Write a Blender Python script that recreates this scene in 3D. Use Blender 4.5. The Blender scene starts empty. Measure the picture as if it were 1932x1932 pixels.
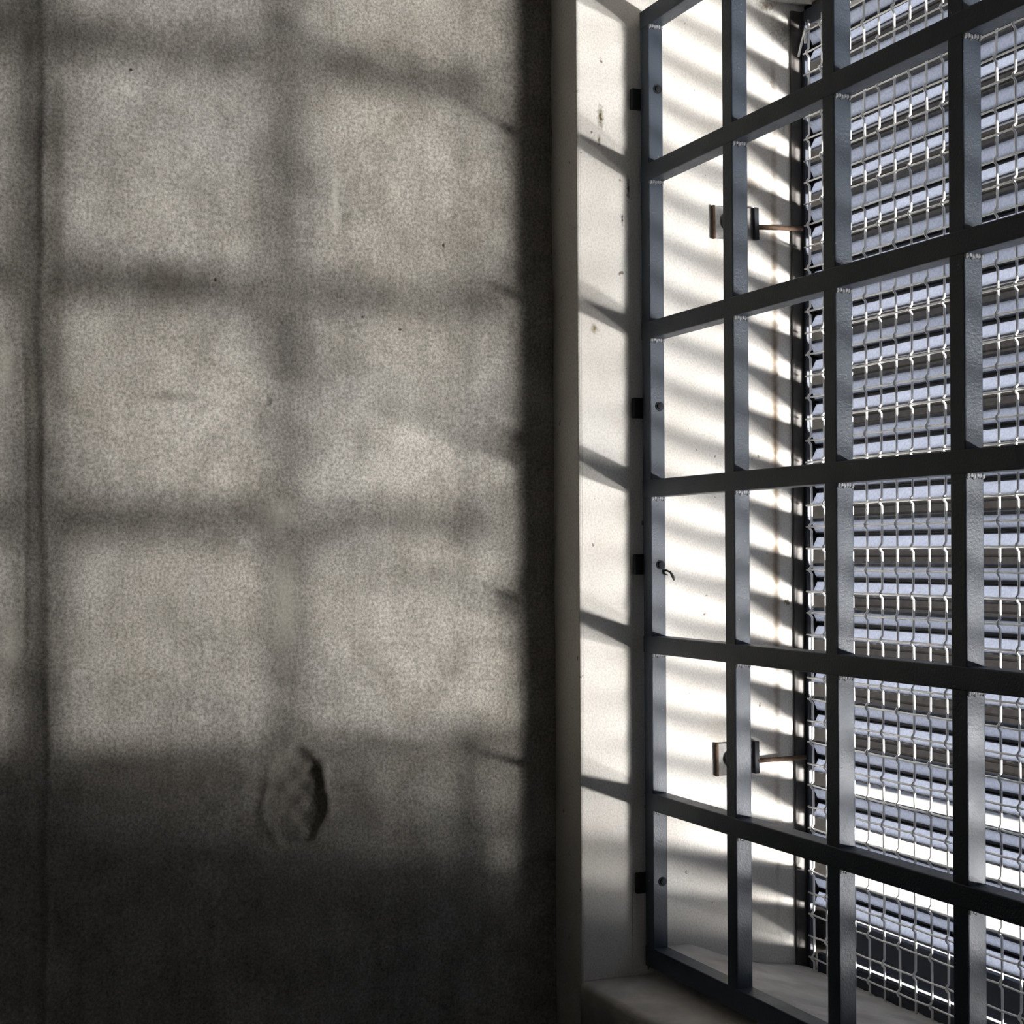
import bpy, bmesh, math, random
import numpy as np
from mathutils import Vector, Matrix, noise as mnoise

random.seed(7)
S = bpy.context.scene
COL = S.collection

# ------------------------------------------------------------------ camera
cd = bpy.data.cameras.new('camera')
cd.sensor_width = 36.0
cd.lens = 36.0 * 3000.0 / 1932.0
cd.shift_y = 0.0399
cd.clip_start = 0.02
cam = bpy.data.objects.new('camera', cd)
COL.objects.link(cam)
cam.matrix_world = (Matrix.Translation((1.6029, -0.8317, 1.6))
                    @ Matrix.Rotation(math.radians(67.169), 4, 'Z')
                    @ Matrix.Rotation(math.radians(90), 4, 'X')
                    @ Matrix.Rotation(-0.0063, 4, 'Z'))
S.camera = cam

# ------------------------------------------------------------------ colour management
S.view_settings.view_transform = 'Standard'
S.view_settings.look = 'None'
S.view_settings.gamma = 1.0
S.view_settings.use_curve_mapping = False
S.view_settings.exposure = 0.0
S.cycles.max_bounces = 10
S.cycles.diffuse_bounces = 6
S.cycles.sample_clamp_indirect = 6.0
S.cycles.caustics_reflective = False
S.cycles.caustics_refractive = False
S.cycles.use_denoising = True

# ------------------------------------------------------------------ sky
W = bpy.data.worlds.new('sky')
S.world = W
W.use_nodes = True
wn = W.node_tree.nodes
sky = wn.new('ShaderNodeTexSky')
sky.sky_type = 'NISHITA'
sky.sun_disc = False
sky.sun_elevation = math.radians(52)
sky.sun_rotation = math.radians(75)
wn['Background'].inputs[1].default_value = 0.16
W.node_tree.links.new(sky.outputs[0], wn['Background'].inputs[0])


def light(name, kind, loc, target, power, col, **kw):
    d = bpy.data.lights.new(name, kind)
    d.energy = power
    d.color = col
    for k, v in kw.items():
        setattr(d, k, v)
    o = bpy.data.objects.new(name, d)
    COL.objects.link(o)
    o.location = loc
    o.rotation_euler = (Vector(target) - Vector(loc)).to_track_quat('-Z', 'Y').to_euler()
    return o


# sun: high, along the facade and a little from the yard side
light('sun', 'SUN', (8, 0.25, 10), (0, 0, 0), 7.0, (1.0, 0.95, 0.88), angle=0.009)
# added area lights standing in for sunlight bounced up from the yard through the louvres
light('yard_bounce_core', 'AREA', (11.4, 8.1, -1.15), (0.0, 0.0, 1.65), 4500, (1.0, 0.965, 0.92),
      shape='DISK', size=1.55)
light('yard_bounce_wide', 'AREA', (11.6, 8.2, -1.7), (0.0, 0.0, 1.65), 11200, (1.0, 0.965, 0.92),
      shape='ELLIPSE', size=5.2, size_y=3.2)  # added wide panel imitating the broad soft part of the yard bounce
# corridor bulb behind the barred cell door
light('corridor_bulb', 'POINT', (4.9, -0.75, 1.75), (0, 0, 0), 770, (1.0, 0.975, 0.94),
      shadow_soft_size=0.015)


# ------------------------------------------------------------------ materials
class NT:
    def __init__(s, name):
        s.m = bpy.data.materials.new(name)
        s.m.use_nodes = True
        s.t = s.m.node_tree
        s.n = s.t.nodes
        s.b = s.n['Principled BSDF']
        tc = s.n.new('ShaderNodeTexCoord')
        s.obj = tc.outputs['Object']

    def link(s, a, b):
        s.t.links.new(a, b)

    def mapped(s, scale=(1, 1, 1), loc=(0, 0, 0)):
        mp = s.n.new('ShaderNodeMapping')
        mp.inputs['Scale'].default_value = scale
        mp.inputs['Location'].default_value = loc
        s.link(s.obj, mp.inputs['Vector'])
        return mp.outputs[0]

    def noise(s, scale, detail=4, rough=0.6, vec=None):
        t = s.n.new('ShaderNodeTexNoise')
        t.inputs['Scale'].default_value = scale
        t.inputs['Detail'].default_value = detail
        t.inputs['Roughness'].default_value = rough
        s.link(vec or s.obj, t.inputs['Vector'])
        return t.outputs[0]

    def ramp(s, v, stops):
        r = s.n.new('ShaderNodeValToRGB')
        e = r.color_ramp.elements
        while len(e) < len(stops):
            e.new(0.5)
        for el, (p, c) in zip(e, stops):
            el.position = p
            if not hasattr(c, '__len__'):
                c = (c, c, c)
            el.color = (*c, 1)
        s.link(v, r.inputs[0])
        return r.outputs[0]

    def mix(s, fac, a, b, mode='MIX'):
        x = s.n.new('ShaderNodeMix')
        x.data_type = 'RGBA'
        x.blend_type = mode
        for sock, v in ((x.inputs[0], fac), (x.inputs[6], a), (x.inputs[7], b)):
            if hasattr(v, 'is_output'):
                s.link(v, sock)
            elif hasattr(v, '__len__'):
                sock.default_value = (*v, 1)
            else:
                sock.default_value = v
        return x.outputs[2]

    def math(s, op, a, b=0.0, clamp=False):
        x = s.n.new('ShaderNodeMath')
        x.operation = op
        x.use_clamp = clamp
        for sock, v in zip(x.inputs, (a, b)):
            if hasattr(v, 'is_output'):
                s.link(v, sock)
            else:
                sock.default_value = v
        return x.outputs[0]

    def ellipse(s, c, r, wob=0.6, nscale=120, soft=0.35):
        """mask of one stain in the y/z plane, with a ragged edge"""
        mp = s.n.new('ShaderNodeMapping')
        mp.inputs['Location'].default_value = (0, -c[0] / r[0], -c[1] / r[1])
        mp.inputs['Scale'].default_value = (0, 1 / r[0], 1 / r[1])
        s.link(s.obj, mp.inputs['Vector'])
        ln = s.n.new('ShaderNodeVectorMath')
        ln.operation = 'LENGTH'
        s.link(mp.outputs[0], ln.inputs[0])
        nz = s.noise(nscale, 3)
        d = s.math('ADD', ln.outputs['Value'], s.math('MULTIPLY', s.math('SUBTRACT', nz, 0.5), wob * 2))
        return s.ramp(d, [(max(0.0, 0.62 - soft), 1.0), (0.95, 0.0)])

    def bump(s, h, strength, dist=0.002):
        b = s.n.new('ShaderNodeBump')
        b.inputs['Strength'].default_value = strength
        b.inputs['Distance'].default_value = dist
        s.link(h, b.inputs['Height'])
        s.link(b.outputs[0], s.b.inputs['Normal'])

    def done(s, col, rough, spec=0.4):
        if hasattr(col, 'is_output'):
            s.link(col, s.b.inputs['Base Color'])
        else:
            s.b.inputs['Base Color'].default_value = (*col, 1)
        if hasattr(rough, 'is_output'):
            s.link(rough, s.b.inputs['Roughness'])
        else:
            s.b.inputs['Roughness'].default_value = rough
        s.b.inputs['Specular IOR Level'].default_value = spec
        return s.m


def simple(name, c, rough, var=0.15, scale=40, bump=0.2, spec=0.4, metal=0.0):
    k = NT(name)
    n1 = k.noise(scale, 5)
    col = k.mix(k.ramp(n1, [(0.3, 0.0), (0.7, 1.0)]), tuple(x * (1 - var) for x in c), tuple(min(1, x * (1 + var)) for x in c))
    k.bump(k.noise(scale * 12, 4), bump, 0.0012)
    k.b.inputs['Metallic'].default_value = metal
    return k.done(col, rough, spec)


def mat_concrete():
    k = NT('worn grey concrete')
    big = k.noise(4.5, 6, 0.6)
    mid = k.noise(17, 6, 0.65)
    streak = k.noise(1.0, 6, 0.7, k.mapped((1, 70, 5)))
    grain = k.noise(330, 2, 0.7)
    col = k.mix(k.ramp(big, [(0.32, 0.0), (0.68, 1.0)]), (0.185, 0.179, 0.169), (0.325, 0.313, 0.290))
    col = k.mix(k.ramp(mid, [(0.3, 0.85), (0.62, 0.0)]), col, (0.125, 0.118, 0.106), 'MIX')
    col = k.mix(k.math('MULTIPLY', k.ramp(streak, [(0.42, 0.0), (0.75, 1.0)]), 0.27), col, (0.37, 0.355, 0.325))
    warm = k.noise(2.4, 3)
    col = k.mix(k.ramp(warm, [(0.4, 0.0), (0.7, 0.35)]), col, (0.235, 0.212, 0.170))
    # speckled sand grain
    g = k.ramp(grain, [(0.30, 0.60), (0.5, 1.0), (0.70, 1.42)])
    col = k.mix(1.0, col, g, 'MULTIPLY')
    # stains with a shape of their own
    for c, r, d in (((-0.515, 1.885), (0.05, 0.034), 0.5), ((-0.515, 1.765), (0.05, 0.008), 0.5),
                    ((-0.43, 1.655), (0.06, 0.03), 0.35), ((-0.382, 1.35), (0.07, 0.075), 0.55),
                    ((-0.50, 1.36), (0.10, 0.05), 0.35), ((-0.628, 1.95), (0.010, 0.24), 0.35),
                    ((-0.655, 2.12), (0.010, 0.035), 0.6)):
        e = k.ellipse(c, r, 0.5, 45, 0.5)
        col = k.mix(k.math('MULTIPLY', e, d), col, (0.07, 0.062, 0.05))
    for c, r in (((-0.394, 1.55), (0.018, 0.10)), ((-0.678, 1.79), (0.012, 0.03)), ((-0.675, 1.51), (0.012, 0.045)),
                 ((-0.40, 1.64), (0.03, 0.025)), ((-0.335, 1.985), (0.006, 0.05))):
        e = k.ellipse(c, r, 0.6, 60, 0.5)
        col = k.mix(k.math('MULTIPLY', e, 0.45), col, (0.40, 0.385, 0.34))
    for c, r in (((-0.4664, 1.8911), (0.002, 0.003)), ((-0.2087, 1.9454), (0.002, 0.0032)),
                 ((-0.304, 1.8603), (0.0022, 0.002)), ((-0.2612, 1.8479), (0.0025, 0.002)), ((-0.5536, 2.103), (0.0025, 0.0025))):
        col = k.mix(k.ellipse(c, r, 0.3, 300, 0.2), col, (0.04, 0.035, 0.025))
    h = k.math('ADD', k.math('MULTIPLY', k.noise(240, 3, 0.7), 0.8), k.math('MULTIPLY', streak, 0.5))
    k.bump(h, 0.55, 0.0016)
    return k.done(col, 0.92, 0.2)


def mat_plaster():
    k = NT('white painted plaster')
    big = k.noise(7, 5)
    grain = k.noise(420, 2)
    col = k.mix(k.ramp(big, [(0.3, 0.0), (0.7, 1.0)]), (0.66, 0.63, 0.585), (0.80, 0.785, 0.755))
    col = k.mix(1.0, col, k.ramp(grain, [(0.3, 0.84), (0.6, 1.05)]), 'MULTIPLY')
    specks = k.noise(75, 3, 0.5)
    col = k.mix(k.ramp(specks, [(0.705, 0.0), (0.74, 0.8)]), col, (0.16, 0.12, 0.07))
    # rust runs on the outer jamb, other dark marks, a chip's painted shade
    for c, r, d, cc in (((0.180, 1.72), (0.0065, 0.62), 0.95, (0.10, 0.062, 0.032)),
                        ((0.176, 1.72), (0.017, 0.62), 0.42, (0.30, 0.23, 0.16)),
                        ((0.205, 1.72), (0.006, 0.62), 0.6, (0.16, 0.12, 0.08)),
                        ((0.150, 2.03), (0.020, 0.016), 0.5, (0.25, 0.17, 0.10)),
                        ((0.178, 2.10), (0.03, 0.02), 0.45, (0.22, 0.19, 0.15)),
                        ((0.172, 2.24), (0.018, 0.008), 0.9, (0.10, 0.06, 0.03)),
                        ((0.2, 2.215), (0.025, 0.02), 0.75, (0.12, 0.11, 0.10)),
                        ((-0.046, 2.088), (0.005, 0.017), 1.0, (0.10, 0.075, 0.03)),
                        ((-0.048, 2.062), (0.0025, 0.010), 0.9, (0.12, 0.09, 0.04)),
                        ((-0.055, 1.85), (0.006, 0.007), 0.9, (0.18, 0.14, 0.05)),
                        ((-0.0195, 1.975), (0.0016, 0.008), 1.0, (0.05, 0.04, 0.03)),
                        ((-0.0115, 2.010), (0.0030, 0.017), 1.0, (0.035, 0.03, 0.028)),  # dark colour stands for the shaded hollow of a chipped edge
                        ((-0.0122, 1.19), (0.0009, 0.07), 0.7, (0.10, 0.09, 0.08)),
                        ((-0.0715, 1.70), (0.0008, 0.70), 0.6, (0.30, 0.26, 0.21)),
                        ((0.102, 1.955), (0.014, 0.03), 0.22, (0.40, 0.30, 0.18)),
                        ((0.100, 1.39), (0.025, 0.03), 0.22, (0.40, 0.30, 0.18))):
        wob = 0.35 if r[1] > 0.3 else 0.8
        e = k.ellipse(c, r, wob, 70 if r[1] > 0.3 else 260, 0.5)
        if r[1] > 0.3:
            e = k.math('MULTIPLY', e, k.ramp(k.noise(16, 4), [(0.3, 0.45), (0.55, 1.0)]))
        col = k.mix(k.math('MULTIPLY', e, d), col, cc)
    k.bump(k.math('ADD', k.noise(60, 5), k.math('MULTIPLY', k.noise(500, 2), 0.5)), 0.3, 0.0015)
    return k.done(col, 0.85, 0.2)


def mat_bars():
    k = NT('dark blue grey bar paint')
    n1 = k.noise(14, 4)
    col = k.mix(n1, (0.024, 0.037, 0.058), (0.036, 0.051, 0.075))
    specks = k.noise(260, 3)
    col = k.mix(k.ramp(specks, [(0.70, 0.0), (0.78, 0.6)]), col, (0.4, 0.42, 0.46))
    k.bump(k.noise(420, 3), 0.45, 0.001)
    return k.done(col, k.ramp(k.noise(30), [(0.3, 0.42), (0.7, 0.56)]), 0.45)


def mat_blade():
    k = NT('frosted blue grey louvre glass')
    n1 = k.noise(26, 5, 0.6, k.mapped((0.35, 1, 1)))
    n2 = k.noise(380, 3)
    col = k.mix(n1, (0.455, 0.487, 0.547), (0.615, 0.65, 0.72))
    col = k.mix(1.0, col, k.ramp(n2, [(0.3, 0.8), (0.65, 1.1)]), 'MULTIPLY')
    k.bump(n2, 0.4, 0.001)
    k.done(col, 0.35, 0.5)
    tr = k.n.new('ShaderNodeBsdfTranslucent')
    k.link(k.mix(1.0, col, (0.97, 0.965, 0.985), 'MULTIPLY'), tr.inputs[0])
    mx = k.n.new('ShaderNodeMixShader')
    mx.inputs[0].default_value = 0.55
    k.link(k.b.outputs[0], mx.inputs[1])
    k.link(tr.outputs[0], mx.inputs[2])
    k.link(mx.outputs[0], k.n['Material Output'].inputs[0])
    return k.m


M_CON = mat_concrete()
M_PLA = mat_plaster()
M_BAR = mat_bars()
M_BLADE = mat_blade()
M_DARKROOM = simple('dark dingy wall paint', (0.18, 0.175, 0.165), 0.9)
M_FLOOR = simple('dark cement floor', (0.11, 0.10, 0.09), 0.8)
M_SILL = simple('grey cement sill', (0.56, 0.54, 0.51), 0.85, 0.25, 18, 0.5)
M_WIRE = simple('bright galvanised wire', (0.93, 0.93, 0.93), 0.35, 0.05, 60, 0.1, metal=0.42)
M_NAVY = simple('dark navy aluminium', (0.035, 0.042, 0.06), 0.45)
M_FRAME = simple('weathered dark window frame', (0.055, 0.05, 0.047), 0.55, 0.4, 30, 0.3)
M_STILE = simple('matt black shade stile', (0.012, 0.011, 0.010), 0.9, 0.3, 30, 0.3, spec=0.05)
M_PLATE = simple('grimy steel plate', (0.22, 0.215, 0.21), 0.5, 0.4, 90, 0.5)
M_RUST = simple('rusty iron', (0.075, 0.044, 0.026), 0.8, 0.5, 120, 0.6)
M_WELD = simple('painted weld metal', (0.30, 0.31, 0.34), 0.3, 0.5, 500, 0.6)
M_BOLT = simple('dark bolt paint', (0.022, 0.025, 0.030), 0.7, spec=0.1)
M_YARD = simple('pale sunlit concrete paving', (0.62, 0.60, 0.57), 0.9, 0.1, 1.5)
M_CLAD = simple('dark brown wall cladding', (0.055, 0.045, 0.038), 0.7, 0.3, 8)
M_TIE = simple('dark plastic tie', (0.03, 0.027, 0.022), 0.4)


# ------------------------------------------------------------------ geometry helpers
def link_mesh(name, me, m, parent=None, loc=None):
    o = bpy.data.objects.new(name, me)
    if m and not me.materials:
        me.materials.append(m)
    COL.objects.link(o)
    if parent:
        o.parent = parent
    if loc:
        o.location = loc
    return o


def bm_obj(name, bm, m, parent=None, smooth=False, loc=None):
    bmesh.ops.recalc_face_normals(bm, faces=bm.faces)
    me = bpy.data.meshes.new(name)
    bm.to_mesh(me)
    bm.free()
    if smooth:
        for p in me.polygons:
            p.use_smooth = True
    return link_mesh(name, me, m, parent, loc)


def add_box(bm, x0, x1, y0, y1, z0, z1, bev=0.0):
    vs = [bm.verts.new((x, y, z)) for x in (x0, x1) for y in (y0, y1) for z in (z0, z1)]
    fs = [(0, 1, 3, 2), (4, 6, 7, 5), (0, 4, 5, 1), (2, 3, 7, 6), (0, 2, 6, 4), (1, 5, 7, 3)]
    faces = [bm.faces.new([vs[i] for i in f]) for f in fs]
    if bev:
        es = list({e for f in faces for e in f.edges})
        bmesh.ops.bevel(bm, geom=es, offset=bev, segments=2, affect='EDGES', profile=0.5)


def box(name, x0, x1, y0, y1, z0, z1, m, parent=None, bev=0.0):
    bm = bmesh.new()
    add_box(bm, x0, x1, y0, y1, z0, z1, bev)
    return bm_obj(name, bm, m, parent)


def tube(bm, pts, r, seg=6, rad=None):
    pts = [Vector(p) for p in pts]
    rings = []
    t = (pts[1] - pts[0]).normalized()
    up = Vector((0, 1, 0)) if abs(t.y) < 0.9 else Vector((1, 0, 0))
    for i, p in enumerate(pts):
        if 0 < i < len(pts) - 1:
            t = (pts[i + 1] - pts[i - 1]).normalized()
        elif i:
            t = (pts[i] - pts[i - 1]).normalized()
        a = t.cross(up).normalized()
        b = t.cross(a).normalized()
        rr = rad[i] if rad else r
        rings.append([bm.verts.new(p + (a * math.cos(2 * math.pi * k / seg) + b * math.sin(2 * math.pi * k / seg)) * rr) for k in range(seg)])
    for A, B in zip(rings, rings[1:]):
        for k in range(seg):
            bm.faces.new((A[k], A[(k + 1) % seg], B[(k + 1) % seg], B[k]))
    bm.faces.new(rings[0])
    bm.faces.new(rings[-1])


def prism_x(bm, prof, x0, x1):
    """closed y/z profile extruded along x"""
    A = [bm.verts.new((x0, y, z)) for y, z in prof]
    B = [bm.verts.new((x1, y, z)) for y, z in prof]
    n = len(prof)
    for i in range(n):
        bm.faces.new((A[i], A[(i + 1) % n], B[(i + 1) % n], B[i]))
    bm.faces.new(A)
    bm.faces.new(B)


def disc_x(bm, x0, x1, cy, cz, r, seg=16, dome=0.0):
    prof = [(x0, r), (x1 - dome * 0.6, r), (x1 - dome * 0.2, r * 0.8), (x1, r * 0.4)] if dome else [(x0, r), (x1, r)]
    rings = [[bm.verts.new((x, cy + rr * math.cos(2 * math.pi * k / seg), cz + rr * math.sin(2 * math.pi * k / seg))) for k in range(seg)] for x, rr in prof]
    for A, B in zip(rings, rings[1:]):
        for k in range(seg):
            bm.faces.new((A[k], A[(k + 1) % seg], B[(k + 1) % seg], B[k]))
    bm.faces.new(rings[0])
    bm.faces.new(rings[-1])


def empty(name, loc=(0, 0, 0)):
    o = bpy.data.objects.new(name, None)
    o.empty_display_size = 0.05
    COL.objects.link(o)
    o.location = loc
    return o


def struct(o, label=None):
    o['kind'] = 'structure'
    if label:
        o['label'] = label
    return o


def thing(o, label, cat, group=None):
    o['label'] = label
    o['category'] = cat
    if group:
        o['group'] = group
    return o


# ------------------------------------------------------------------ the cell: left wall (a real relief, crater and pits)
XW = -0.0673      # face of the left wall
YI = -0.0756      # inner face of the window wall
YB = -2.4         # back of the cell
ZC = 2.8


def left_wall():
    ys = np.concatenate([np.linspace(YB, -0.74, 24)[:-1], np.arange(-0.74, YI + 0.001, 0.0025)])
    zs = np.concatenate([np.linspace(0, 1.06, 16)[:-1], np.arange(1.06, 2.28, 0.0025), np.linspace(2.29, ZC, 8)])
    Y, Z = np.meshgrid(ys, zs, indexing='ij')
    D = np.zeros_like(Y)
    rng = np.random.default_rng(3)
    for i in range(46):                                  # low trowel waves
        a = rng.uniform(0, math.pi)
        w = rng.uniform(12, 90)
        D += rng.uniform(0.2, 1.0) * 0.010 / w * np.sin(w * (Y * math.cos(a) + Z * math.sin(a)) + rng.uniform(0, 6.28))
    # step of the concrete shuttering joint near the left edge, wandering a little
    je = -0.6455 + 0.0022 * np.sin(Z * 9 + 1) + 0.0012 * np.sin(Z * 37)
    D += -0.0028 / (1 + np.exp((Y - je) / 0.0016))
    D += 0.0022 * np.exp(-((Y - je - 0.004) / 0.0035) ** 2) * (0.6 + 0.4 * np.sin(Z * 23))
    D += -0.004 * np.exp(-((Y + 0.6618 + 0.001 * np.sin(Z * 14)) / 0.0012) ** 2) / (1 + np.exp((Z - 1.80) / 0.01)) / (1 + np.exp(-(Z - 1.50) / 0.01))
    # broken crater
    ay, az = (Y + 0.382), (Z - 1.338)
    ang = np.arctan2(az / 0.05, ay / 0.031)
    rr = np.sqrt((ay / 0.031) ** 2 + (az / 0.052) ** 2) * (1 + 0.04 * np.sin(3 * ang + 0.6) + 0.04 * np.sin(7 * ang))
    depth = np.clip(1 - rr ** 3, 0, 1)
    D += -0.014 * np.sqrt(depth) * (1 + 0.15 * np.sin(Y * 240) * np.sin(Z * 190))
    D += 0.0030 * np.exp(-((rr - 1.14) / 0.13) ** 2) * (0.7 + 0.6 * np.sin(2 * ang + 1))
    D += 0.008 * np.exp(-(((Y + 0.396) / 0.008) ** 2 + ((Z - 1.349) / 0.008) ** 2))     # lump left inside
    D += 0.0025 * np.exp(-(((Y + 0.345) / 0.010) ** 2 + ((Z - 1.318) / 0.015) ** 2))
    # shallow round dent beside it
    r2 = np.sqrt((Y + 0.4596) ** 2 + (Z - 1.3595) ** 2) / 0.021
    D += -0.0045 * np.clip(1 - r2 ** 2.5, 0, 1)
    # smeared filler around the crater
    sm = np.exp(-(((Y + 0.38) / 0.09) ** 2 + ((Z - 1.375) / 0.04) ** 2))
    D += 0.0013 * sm * np.sin(Z * 330 + 14 * Y) + 0.0010 * sm * np.sin(Z * 150 - 30 * Y)
    # nail holes and filled rings
    for cy, cz, r, d in ((-0.4124, 1.765, 0.0050, 0.004), (-0.6295, 1.7582, 0.0085, 0.002), (-0.5212, 1.7644, 0.0075, 0.0016),
                         (-0.2942, 1.5048, 0.0055, 0.002), (-0.5365, 1.5092, 0.0075, 0.002), (-0.1624, 1.5012, 0.0045, 0.0016),
                         (-0.4664, 1.8911, 0.0034, 0.003), (-0.2087, 1.9454, 0.003, 0.003), (-0.304, 1.8603, 0.003, 0.002),
                         (-0.2612, 1.8479, 0.003, 0.002), (-0.525, 2.02, 0.005, 0.0015), (-0.28, 2.025, 0.005, 0.001)):
        q = np.sqrt((Y - cy) ** 2 + (Z - cz) ** 2) / r
        D += -d * np.exp(-(q ** 4)) + 0.35 * d * np.exp(-((q - 1.35) / 0.25) ** 2)
    # long scratches
    for (y0, z0, y1, z1) in ((-0.345, 2.03, -0.325, 1.955), (-0.60, 2.13, -0.545, 2.105), (-0.20, 1.735, -0.13, 1.735), (-0.60, 1.785, -0.585, 1.787)):
        dy, dz = y1 - y0, z1 - z0
        L2 = dy * dy + dz * dz
        t = np.clip(((Y - y0) * dy + (Z - z0) * dz) / L2, 0, 1)
        dd = np.sqrt((Y - y0 - t * dy) ** 2 + (Z - z0 - t * dz) ** 2)
        D += -0.0012 * np.exp(-(dd / 0.0014) ** 2)
    X = XW + D
    ny, nz = Y.shape
    co = np.stack([X, Y, Z], -1).reshape(-1, 3)
    idx = np.arange(ny * nz).reshape(ny, nz)
    q = np.stack([idx[:-1, :-1], idx[1:, :-1], idx[1:, 1:], idx[:-1, 1:]], -1).reshape(-1, 4)
    # solid backing behind the relief
    b0 = len(co)
    bx0, bx1 = XW - 0.25, XW - 0.06
    bc = np.array([(x, y, z) for x in (bx0, bx1) for y in (YB - 0.2, 0.35) for z in (-0.1, ZC + 0.1)])
    bf = np.array([(0, 1, 3, 2), (4, 6, 7, 5), (0, 4, 5, 1), (2, 3, 7, 6), (0, 2, 6, 4), (1, 5, 7, 3)]) + b0
    co = np.concatenate([co, bc])
    q = np.concatenate([q, bf])
    me = bpy.data.meshes.new('wall_left')
    me.vertices.add(len(co))
    me.vertices.foreach_set('co', co.ravel())
    me.loops.add(q.size)
    me.loops.foreach_set('vertex_index', q.ravel().astype(np.int32))
    me.polygons.add(len(q))
    me.polygons.foreach_set('loop_start', (np.arange(len(q)) * 4).astype(np.int32))
    sm_ = np.ones(len(q), dtype=bool)
    sm_[-6:] = False
    me.polygons.foreach_set('use_smooth', sm_)
    me.update(calc_edges=True)
    me.validate()
    return struct(link_mesh('wall_left', me, M_CON))


left_wall()

XR = 2.9          # wall with the cell door
XE = 5.4          # end of the corridor
struct(box('floor', XW - 0.1, XE + 0.1, YB - 0.1, 0.30, -0.1, 0.0, M_FLOOR))
struct(box('ceiling', XW - 0.1, XE + 0.1, YB - 0.1, 0.30, ZC, ZC + 0.1, M_DARKROOM))
struct(box('wall_back', XW - 0.1, XE + 0.1, YB - 0.1, YB, 0.0, ZC, M_DARKROOM))
struct(box('wall_corridor', XE, XE + 0.1, YB, YI, 0.0, ZC, M_DARKROOM))

# ------------------------------------------------------------------ window wall
WX1 = 1.114       # right side of the opening
ZL = 2.246        # underside of the lintel
YO = 0.266        # outer face
bm = bmesh.new()
add_box(bm, XW - 0.06, 0.0, YI, YO, 0.0, ZC, 0.0025)
add_box(bm, WX1, XE + 0.1, YI, YO, 0.0, ZC, 0.0025)
add_box(bm, -0.0002, WX1 + 0.0002, YI + 0.0003, YO, ZL, ZC, 0.0025)
add_box(bm, -0.0002, WX1 + 0.0002, YI + 0.004, YO, 0.0, 1.06)
struct(bm_obj('wall_window', bm, M_PLA))

# sill: rounded inner nose, mortar hump behind the bars, slope to the outside
bm = bmesh.new()
prof = []
for a in range(0, 91, 15):
    prof.append((YI - 0.002 + 0.008 - 0.008 * math.cos(math.radians(a)), 1.114 + 0.008 * math.sin(math.radians(a))))
prof += [(-0.04, 1.1225), (0.000, 1.1215), (0.012, 1.1225), (0.0195, 1.129), (0.022, 1.146), (0.030, 1.1485), (0.06, 1.143), (0.10, 1.133),
         (0.15, 1.121), (0.2, 1.111), (0.235, 1.104), (0.26, 1.099)]
NX = 180
rows = []
for i in range(NX + 1):
    x = 0.0003 + (WX1 - 0.0006) * i / NX
    row = []
    for y, z in prof:
        dz = 0.0
        if y > 0.024:
            dz = 0.0035 * mnoise.noise(Vector((x * 26, y * 26, 0.3))) + 0.002 * mnoise.noise(Vector((x * 80, y * 80, 5)))
            dz += 0.007 * math.exp(-((x - 0.0) / 0.02) ** 2) * math.exp(-((y - 0.06) / 0.03) ** 2)
            dz -= 0.010 * math.exp(-((x - 0.215) / 0.014) ** 2 - ((y - 0.10) / 0.009) ** 2)
        elif y < -0.01:
            dz = 0.0012 * mnoise.noise(Vector((x * 18, y * 30, 1.3)))
        row.append(bm.verts.new((x, y, z + dz)))
    row.append(bm.verts.new((x, 0.26, 1.055)))
    row.append(bm.verts.new((x, YI - 0.002, 1.055)))
    rows.append(row)
for A, B in zip(rows, rows[1:]):
    for k in range(len(A)):
        bm.faces.new((A[k], A[(k + 1) % len(A)], B[(k + 1) % len(A)], B[k]))
bm.faces.new(rows[0])
bm.faces.new(rows[-1])
o = bm_obj('trim_1', bm, M_SILL, smooth=True)
struct(o)

# wall with the cell door
DY0, DY1, DZ1 = -1.32, -0.4996, 2.12
bm = bmesh.new()
add_box(bm, XR - 0.06, XR + 0.06, DY1, YI, 0.0, ZC)
add_box(bm, XR - 0.06, XR + 0.06, YB, DY0, 0.0, ZC)
add_box(bm, XR - 0.06, XR + 0.06, DY0, DY1, DZ1, ZC)
struct(bm_obj('wall_right', bm, M_DARKROOM))
door = struct(empty('door_1', (XR, (DY0 + DY1) / 2, 0)))


def dbox(name, y0, y1, z0, z1, hx=0.009):
    oy = (DY0 + DY1) / 2
    return box(name, -hx, hx, y0 - oy, y1 - oy, z0, z1, M_NAVY, door, 0.001)


dbox('door_panel', DY0, DY1, 0.004, 1.611, 0.012)
for i in range(7):
    yc = -0.605 - 0.1047 * i
    dbox('door_bar', yc - 0.0105, yc + 0.0105, 1.611, DZ1)
for i in range(5):
    zc = 1.7045 + 0.0993 * i
    dbox('door_crossbar', DY0, DY1, zc - 0.0095, zc + 0.0095, 0.0085)

# ------------------------------------------------------------------ outside
struct(box('ground', -70, 50, 0.305, 40, -3.5, -3.4, M_YARD))
bm = bmesh.new()
YW = 19.6
ZG = -3.4
prof = [(YW + 0.5, ZG), (YW + 0.5, ZG + 18.0)]
for i in range(100, 0, -1):
    z = ZG + i * 0.18
    prof += [(YW - 0.04, z), (YW - 0.04, z - 0.13), (YW, z - 0.145), (YW, z - 0.18)]
prism_x(bm, prof, -60, 30)
struct(bm_obj('wall_yard', bm, M_CLAD))

# ------------------------------------------------------------------ louvre window
win = struct(empty('window_1', (0.0, 0.2235, 1.12)), 'blue grey frosted louvre window behind wire mesh')


def wbox(name, x0, x1, y0, y1, z0, z1, m, bev=0.0008):
    return box(name, x0, x1, y0 - 0.245, y1 - 0.245, z0 - 1.12, z1 - 1.12, m, win, bev)


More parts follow.
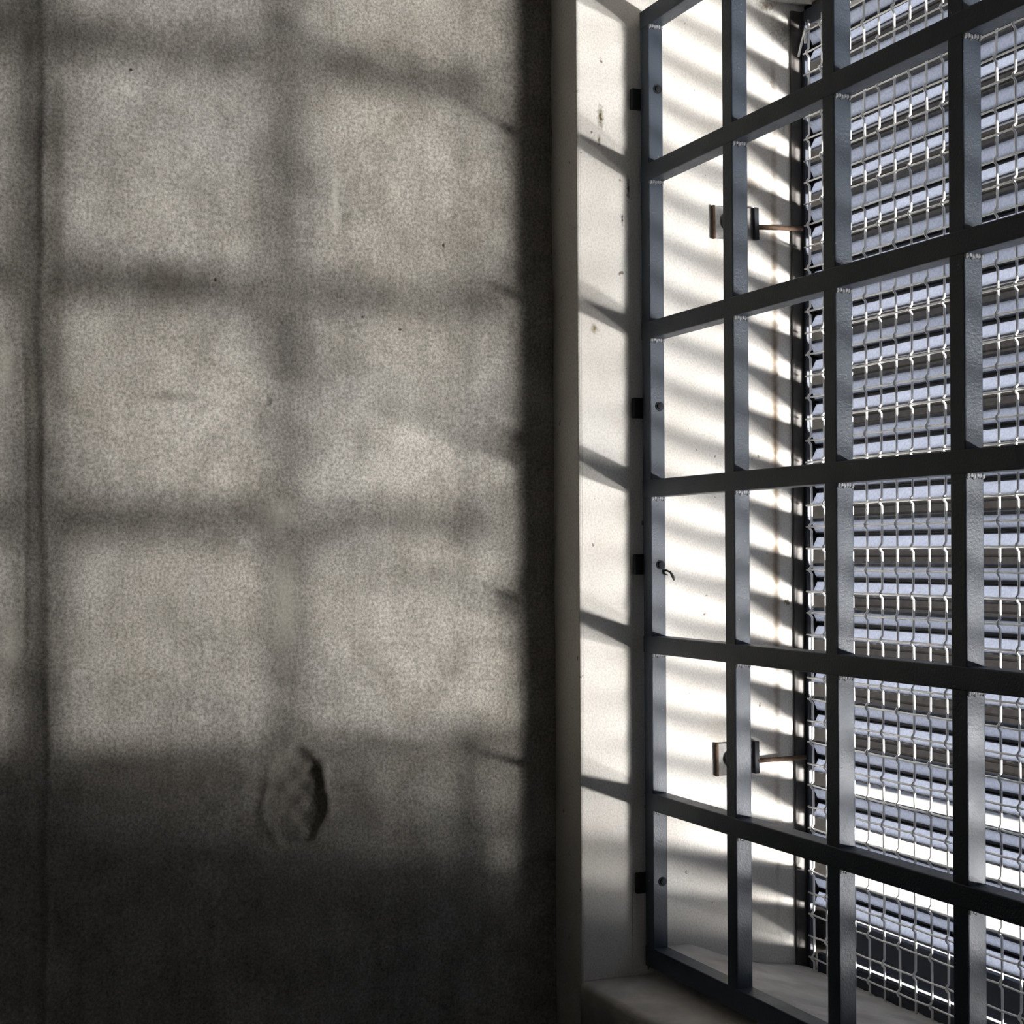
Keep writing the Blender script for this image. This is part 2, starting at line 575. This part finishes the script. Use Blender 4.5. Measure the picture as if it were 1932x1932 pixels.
wbox('frame_stile', 0.0005, 0.0105, 0.2445, 0.2868, 1.105, 2.2455, M_STILE)  # deepened and blackened so the lit jamb behind the gaps reads dark
wbox('frame_stile', WX1 - 0.017, WX1 - 0.0005, 0.2445, 0.262, 1.105, 2.2455, M_FRAME)
wbox('frame_rail', 0.0165, WX1 - 0.017, 0.2445, 0.262, 2.222, 2.2455, M_FRAME)
wbox('apron_panel', 0.0165, WX1 - 0.017, 0.2585, 0.2655, 1.1262, 1.172, M_NAVY)
wbox('bottom_rail', 0.0165, WX1 - 0.017, 0.2445, 0.2510, 1.097, 1.1275, M_NAVY)
PITCH = 0.0523
# frosted blade: an upper strip leaning out, a dark strip imitating the shaded crease, a lower strip leaning in
bm = bmesh.new()
prism_x(bm, [(0.000, -0.0035), (0.0022, -0.0035), (0.0085, -0.0168), (0.0063, -0.0168)], 0.0110, WX1 - 0.017)
prism_x(bm, [(0.0078, -0.0225), (0.0100, -0.0225), (0.0028, -0.0368), (0.0006, -0.0368)], 0.0110, WX1 - 0.017)
bmesh.ops.recalc_face_normals(bm, faces=bm.faces)
me_blade = bpy.data.meshes.new('louvre_blade')
bm.to_mesh(me_blade)
bm.free()
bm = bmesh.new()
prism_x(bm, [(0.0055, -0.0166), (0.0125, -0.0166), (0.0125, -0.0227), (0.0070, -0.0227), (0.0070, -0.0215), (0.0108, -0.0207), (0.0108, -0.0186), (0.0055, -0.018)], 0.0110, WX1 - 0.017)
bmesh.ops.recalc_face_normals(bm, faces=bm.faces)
me_shade = bpy.data.meshes.new('blade_shade_strip')
bm.to_mesh(me_shade)
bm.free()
me_lip = []
for prof in ([(-0.0012, -0.0037), (0.0034, -0.0037), (0.0034, -0.0022), (0.0012, -0.0012), (0.0034, -0.0002), (0.002, 0.0002), (-0.0012, -0.0004)],
             [(-0.0006, -0.0386), (0.0040, -0.0386), (0.0040, -0.0366), (-0.0006, -0.0366)]):
    bm = bmesh.new()
    prism_x(bm, prof, 0.0165, WX1 - 0.017)
    bmesh.ops.recalc_face_normals(bm, faces=bm.faces)
    me = bpy.data.meshes.new('blade_lip')
    bm.to_mesh(me)
    bm.free()
    me_lip.append(me)
z_tops = [1.6382 + PITCH * k for k in range(-8, 12)]
for zt in z_tops:
    b = link_mesh('louvre_blade', me_blade, M_BLADE, win, (0, -0.0015, zt - 1.12))
    b.scale = (1, 1, 0.977)
    link_mesh('blade_shade_strip', me_shade, M_NAVY, b)
    for me in me_lip:
        link_mesh('blade_lip', me, M_NAVY, b)

# ------------------------------------------------------------------ crimped wire mesh
mesh_root = thing(empty('wire_mesh_screen', (0.0, 0.215, 1.105)),
                  'crimped white wire mesh screen fixed in front of the louvre window', 'wire mesh')
PX, PZ = 0.0274, 0.0253
z_h = [1.7802 - PZ * k for k in range(-17, 27)]
z_h = [z for z in z_h if 1.108 < z < 2.224]
x_v = [0.0199 - 0.0006 + PX * k for k in range(0, 40)]
z_h.sort()


def vwire(par):
    pts = [(0, 0.0017, 1.106 - 1.105)]
    for i, z in enumerate(z_h):
        zz = z - 1.105
        if i % 2 == par:
            pts += [(0, 0.0017, zz - 0.0048), (0, -0.0014, zz - 0.0012), (0, -0.0014, zz + 0.0014), (0, 0.0017, zz + 0.0050)]
        else:
            pts.append((0, 0.0019, zz))
    pts.append((0, 0.0017, 2.2235 - 1.105))
    bm = bmesh.new()
    tube(bm, pts, 0.0014, 6)
    bmesh.ops.recalc_face_normals(bm, faces=bm.faces)
    me = bpy.data.meshes.new('vertical_wire')
    bm.to_mesh(me)
    bm.free()
    for p in me.polygons:
        p.use_smooth = True
    return me


def hwire(par):
    pts = [(0.0115, -0.0003, 0)]
    for i, x in enumerate(x_v):
        if i % 2 == par:
            pts += [(x - 0.005, -0.0003, 0), (x, 0.0004, 0.0003), (x + 0.005, -0.0003, 0)]
        else:
            pts += [(x, -0.0008, -0.0003)]
    pts.append((WX1 - 0.0115, -0.0003, 0))
    bm = bmesh.new()
    tube(bm, pts, 0.00120, 6)
    bmesh.ops.recalc_face_normals(bm, faces=bm.faces)
    me = bpy.data.meshes.new('horizontal_wire')
    bm.to_mesh(me)
    bm.free()
    for p in me.polygons:
        p.use_smooth = True
    return me


vw = [vwire(0), vwire(1)]
hw = [hwire(0), hwire(1)]
for i, x in enumerate(x_v):
    link_mesh('vertical_wire', vw[i % 2], M_WIRE, mesh_root, (x, 0, 0))
for i, z in enumerate(z_h):
    link_mesh('horizontal_wire', hw[i % 2], M_WIRE, mesh_root, (0, 0, z - 1.105))


def mbox(name, x0, x1, y0, y1, z0, z1, m=M_FRAME):
    return box(name, x0, x1, y0 - 0.215, y1 - 0.215, z0 - 1.105, z1 - 1.105, m, mesh_root, 0.0008)


mbox('edge_angle', 0.0004, 0.0035, 0.203, 0.224, 1.107, 2.238)
mbox('edge_strip', 0.0035, 0.0095, 0.2175, 0.222, 1.107, 2.238, M_NAVY)
mbox('edge_angle', WX1 - 0.0045, WX1 - 0.0004, 0.203, 0.224, 1.107, 2.238)
mbox('edge_strip', WX1 - 0.0135, WX1 - 0.0045, 0.2175, 0.222, 1.107, 2.238, M_NAVY)
mbox('edge_strip', 0.0125, WX1 - 0.0135, 0.2175, 0.222, 2.2185, 2.238, M_NAVY)
bm = bmesh.new()
tube(bm, [(0.0065, -0.004, 1.078), (0.014, -0.0042, 1.093), (0.0215, -0.004, 1.107), (0.0212, -0.0036, 1.099), (0.0202, -0.0032, 1.090)], 0.0015, 6)
bm_obj('bent_wire', bm, M_WIRE, mesh_root, True)

# ------------------------------------------------------------------ bar grille
BX = 0.007
GP = 0.18
BW = 0.0195
grille = thing(empty('window_grille', (0.0, 0.0, 1.134)),
               'dark blue grey square barred steel grille across the window opening', 'grille')
zb = [2.0152, 1.8385, 1.6615, 1.4864, 1.3105]


def gbox(name, x0, x1, y0, y1, z0, z1, m=M_BAR, bev=0.0011, parent=None):
    return box(name, x0, x1, y0, y1, z0 - 1.134, z1 - 1.134, m, parent or grille, bev)


gbox('top_rail', BX, BX + 6 * GP + BW, 0.0, BW, 2.189, 2.2085)
gbox('bottom_rail', BX, BX + 6 * GP + BW, 0.0, BW, 1.134, 1.157)
for z in zb:
    gbox('horizontal_bar', BX, BX + 6 * GP + BW, 0.0, BW, z, z + BW)
# weld bead: a row of small lumps
bm = bmesh.new()
for i in range(6):
    mtx = (Matrix.Translation((0.0003, 0.0025 + i * 0.0029, -0.0008 + 0.0007 * math.sin(i * 2.3)))
           @ Matrix.Diagonal((0.0024 + 0.0006 * (i % 2), 0.0021, 0.0032, 1)))
    bmesh.ops.create_icosphere(bm, subdivisions=1, radius=1.0, matrix=mtx)
me_weld = bpy.data.meshes.new('weld_bead')
bm.to_mesh(me_weld)
bm.free()
for p in me_weld.polygons:
    p.use_smooth = True
lugz = [2.111, 1.7625, 1.586, 1.2265]
boltz = [2.118, 1.763, 1.5855, 1.231]
for k in range(7):
    x = BX + GP * k
    nm = 'vertical_bar' if 0 < k < 6 else 'side_stile'
    vb = gbox(nm, x, x + BW, 0.0007, BW - 0.0006, 1.1345, 2.208)
    for z in zb + [2.189]:
        link_mesh('weld_bead', me_weld, M_WELD, vb, (x + BW, 0.0, z - 1.134 - 0.0005))
    if k in (0, 6):
        for z in boltz:
            bm = bmesh.new()
            if k == 0:
                disc_x(bm, x + BW - 0.0005, x + BW + 0.0007, 0.0122, 0, 0.0052, 18)
                disc_x(bm, x + BW + 0.0005, x + BW + 0.0026, 0.0122, 0, 0.0036, 14, 0.0015)
            else:
                disc_x(bm, x - 0.0026, x + 0.0005, 0.0122, 0, 0.0040, 14)
            bm_obj('bolt_head', bm, M_BOLT, vb, loc=(0, 0, z - 1.134))
for z in lugz:
    gbox('fixing_lug', 0.0002, 0.0072, -0.0095, 0.014, z - 0.0115, z + 0.0115, M_BOLT)
    gbox('fixing_lug', BX + 6 * GP + BW - 0.0002, WX1 - 0.0002, -0.0095, 0.014, z - 0.0115, z + 0.0115, M_BOLT)


# ------------------------------------------------------------------ anchor plates with rods on the outer jamb
def anchor(yc, zc, tilt, w, h, rod_y, rod_z, label):
    r = thing(empty('anchor_plate', (0.0, yc, zc)), label, 'bracket', 'steel anchor plates on the white jamb')
    R = Matrix.Rotation(tilt, 4, 'X')
    bm = bmesh.new()
    add_box(bm, 0.0002, 0.0042, -w / 2, w / 2, -h / 2, h / 2, 0.0006)
    bm.transform(R)
    bm_obj('plate', bm, M_PLATE, r)
    bm = bmesh.new()
    add_box(bm, 0.0042, 0.0088, w / 2 - 0.0062, w / 2, -h / 2, h / 2, 0.0006)
    bm.transform(R)
    bm_obj('flange', bm, M_BOLT, r)
    bm = bmesh.new()
    disc_x(bm, 0.0040, 0.0105, -w / 2 + 0.0205, 0, 0.0105, 22, 0.004)
    bm.transform(R)
    bm_obj('bolt_head', bm, M_PLATE, r, True)
    bm = bmesh.new()
    add_box(bm, 0.0002, 0.0046, -w / 2 - 0.0010, -w / 2 + 0.0022, -h / 2 - 0.0006, h / 2 + 0.0006, 0.0006)
    bm.transform(R)
    bm_obj('rusty_edge', bm, M_RUST, r)
    bm = bmesh.new()
    p0 = R @ Vector((0.0066, w / 2 - 0.002, -0.004))
    p1 = Vector((0.0105, rod_y - yc, rod_z - zc))
    tube(bm, [p0, p0.lerp(p1, 0.5), p1], 0.0028, 8)
    bm_obj('rod', bm, M_RUST, r, True)


anchor(0.1255, 1.981, 0.02, 0.058, 0.0375, 0.2125, 1.9795, 'rusty anchor plate with rod, upper of the two on the jamb')
anchor(0.1235, 1.360, 0.01, 0.054, 0.0375, 0.2125, 1.357, 'rusty anchor plate with rod, lower of the two on the jamb')

# ------------------------------------------------------------------ scrap of cable tie stuck on the frame
bm = bmesh.new()
tube(bm, [(0.0, 0.0, 0.0), (0.003, 0.003, 0.0008), (0.006, 0.0065, -0.0012), (0.0075, 0.009, -0.0062), (0.0078, 0.0105, -0.0105)], 0.001, 6,
     [0.0011, 0.0013, 0.0012, 0.0017, 0.0009])
tube(bm, [(0.001, 0.0005, -0.001), (0.003, 0.002, -0.0035), (0.004, 0.0045, -0.0045)], 0.0008, 6)
o = bm_obj('cable_tie', bm, M_TIE, smooth=True, loc=(0.0262, 0.0150, 1.5785))
thing(o, 'dark curled scrap of cable tie sticking out beside a bolt on the grille', 'cable tie')
